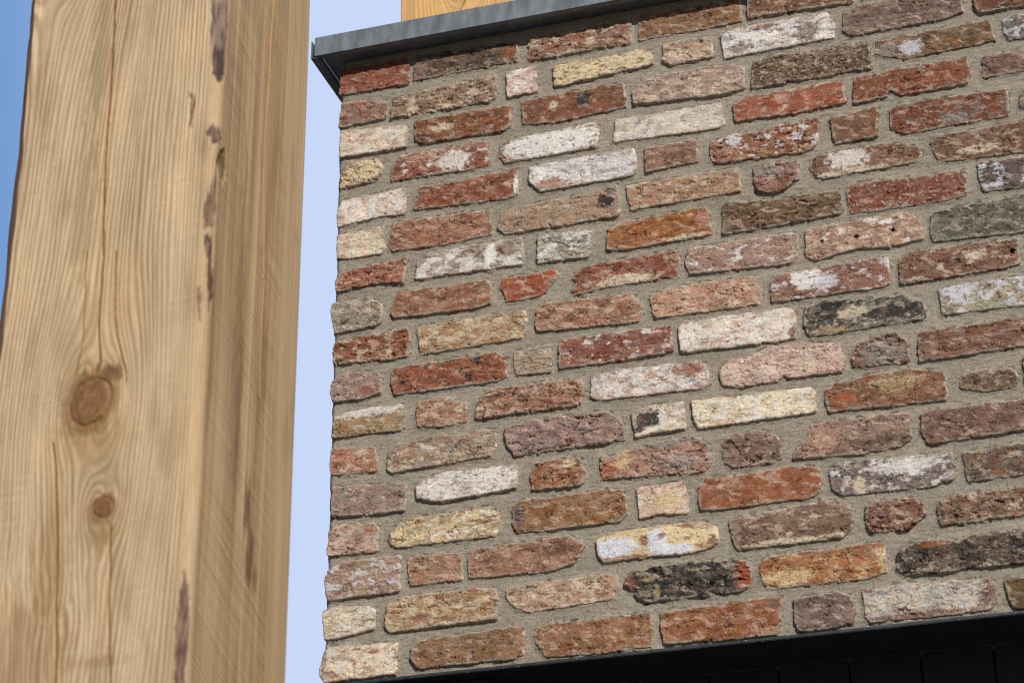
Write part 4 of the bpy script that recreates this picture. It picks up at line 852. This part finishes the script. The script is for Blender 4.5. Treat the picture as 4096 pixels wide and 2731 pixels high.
PXL, PXR, PYF, PYB = -94.0, 224.5, -1000.0, -678.0
def rf(y, z): return (PXR + (y - PYF), z)        # right-face point in developed coordinates
front_feat = dict(
    chamfer=17.0, wane=0.45, lwane=13.0, light=(197, 172, 140), dark=(140, 111, 79), contrast=0.85, bow=1.5,
    knots=[(63, 2833, 31, 37, -0.35, 1.0), (94, 2676, 15, 15, 0.0, 1.0), (-60, 3620, 40, 60, 0.0, 1.2)],
    cracks=[([(46, 3560), (46, 3493), (49, 3419), (51, 3346), (52, 3252), (53, 3183), (57, 3121), (62, 3054), (63, 3010), (64, 2946), (71, 2892), (66, 2878)], 1.9, 4.0),
            ([(81, 3062), (88, 2963), (94, 2926), (102, 2898), (111, 2871), (113, 2855)], 1.1, 2.5),
            ([(36, 3069), (42, 2928), (35, 2877)], 0.9, 1.6),
            ([(10, 2780), (17, 2746), (24, 2685), (31, 2610), (34, 2568), (42, 2474), (44, 2400)], 1.7, 3.5),
            ([(105, 2651), (110, 2578), (113, 2521), (121, 2435), (124, 2390)], 1.4, 3.0)],
    bark=[([(199, 3540), (230, 3540), (229, 3468), (231, 3404), (229, 3369), (232, 3338), (221, 3312), (214, 3322), (207, 3371), (199, 3474)], (128, 104, 94), -1.5),
          ([(209, 3375), (230, 3372), (231, 3335), (221, 3314), (213, 3330)], (74, 56, 50), -2.5),
          ([(208, 3240), (232, 3240), (224, 3212), (215, 3210)], (104, 80, 70), -1.5),
          ([(224, 3173), (211, 3109), (213, 3076), (224, 3076), (228, 3110)], (120, 88, 70), -1.2),
          ([(214, 3066), (224, 3064), (234, 2978), (227, 2950), (220, 3020)], (98, 70, 64), -1.5),
          ([(213, 2577), (223, 2537), (224, 2500), (222, 2425), (222, 2380), (210, 2380), (208, 2511), (209, 2548)], (104, 76, 66), -2.0),
          ([(178, 3306), (184, 3300), (188, 3272), (184, 3240), (181, 3272)], (112, 72, 48), -1.0),
          ([(210, 2986), (214, 2985), (216, 2935), (213, 2933)], (128, 92, 74), -0.8),
          ([(228, 3228), (246, 3212), (246, 3176), (236, 3160), (230, 3190)], (110, 92, 52), -4.0)],
    stains_shade=[(63, 2838, 62, 80, (150, 114, 72), 0.45), (70, 2872, 34, 14, (92, 66, 40), 0.7), (94, 2676, 40, 55, (150, 116, 76), 0.4), (30, 3390, 18, 130, (142, 124, 92), 0.75), (26, 3150, 20, 160, (146, 126, 90), 0.7), (92, 2640, 26, 28, (140, 116, 76), 0.6),  # dark blots over the big knot, next line too: hollow's shade painted in
            (60, 2780, 60, 45, (170, 132, 88), 0.5), (84, 2872, 24, 16, (84, 58, 34), 0.95), (94, 2678, 18, 18, (92, 70, 44), 0.75), (60, 2795, 34, 14, (104, 76, 48), 0.5), (45, 2850, 14, 40, (120, 90, 56), 0.5), (104, 2465, 40, 10, (130, 102, 68), 0.5),
            (-20, 2470, 90, 110, (132, 98, 62), 0.5), (20, 2600, 26, 120, (146, 112, 72), 0.5), (100, 2990, 30, 100, (196, 160, 116), 0.4),  # first entry: dark latewood patch with lens corner darkening painted into it
            (PXR + 165, 2723, 12, 45, (92, 64, 40), 0.85), (PXR + 178, 2660, 14, 45, (98, 70, 44), 0.85),
            (PXR + 200, 2630, 10, 22, (110, 80, 50), 0.7), (PXR + 104, 3050, 14, 260, (128, 104, 74), 0.7), (PXR + 120, 2860, 12, 160, (120, 96, 68), 0.7),
            (PXR + 190, 3350, 30, 300, (140, 112, 78), 0.4), (PXR + 195, 2950, 10, 120, (128, 98, 62), 0.5)],
    bumps=[(222, 3212, 14, 26, 7.0), (222, 3150, 12, 40, 3.0), (238, 3185, 7, 16, -5.0), (84, 2880, 16, 12, -3.0)],
    lines=[([rf(-819, 3640), rf(-823, 3574), rf(-829, 3493), rf(-829, 3393), rf(-835, 3292), rf(-824, 3187), rf(-813, 3078), rf(-815, 3020), rf(-814, 2965), rf(-810, 2902)], 3.0, (204, 150, 96))],
    side_tone=((206, 174, 134), (116, 88, 58)))
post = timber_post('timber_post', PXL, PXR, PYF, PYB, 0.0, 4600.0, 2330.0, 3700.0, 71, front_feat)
set_props(post, 'thick rough sawn timber post with round knots standing left of the brick wall', 'post')

back_feat = dict(chamfer=6.0, ring=11.0, light=(216, 176, 118), dark=(176, 126, 70), contrast=0.8,
                 knots=[(230, 4235, 26, 34, 0.5, 1.6)],
                 cracks=[([(246, 4240), (232, 4190), (222, 4165)], 1.4, 3.0)], lwane=1.5,
                 stains_shade=[(110, 4190, 14, 60, (190, 150, 100), 0.4)])
back = timber_post('timber_post', 92.0, 392.0, 100.0, 330.0, 4061.0, 5600.0, 4061.0, 4330.0, 405, back_feat, 1.6)
set_props(back, 'yellowish timber post rising behind the zinc coping on top of the wall', 'post')
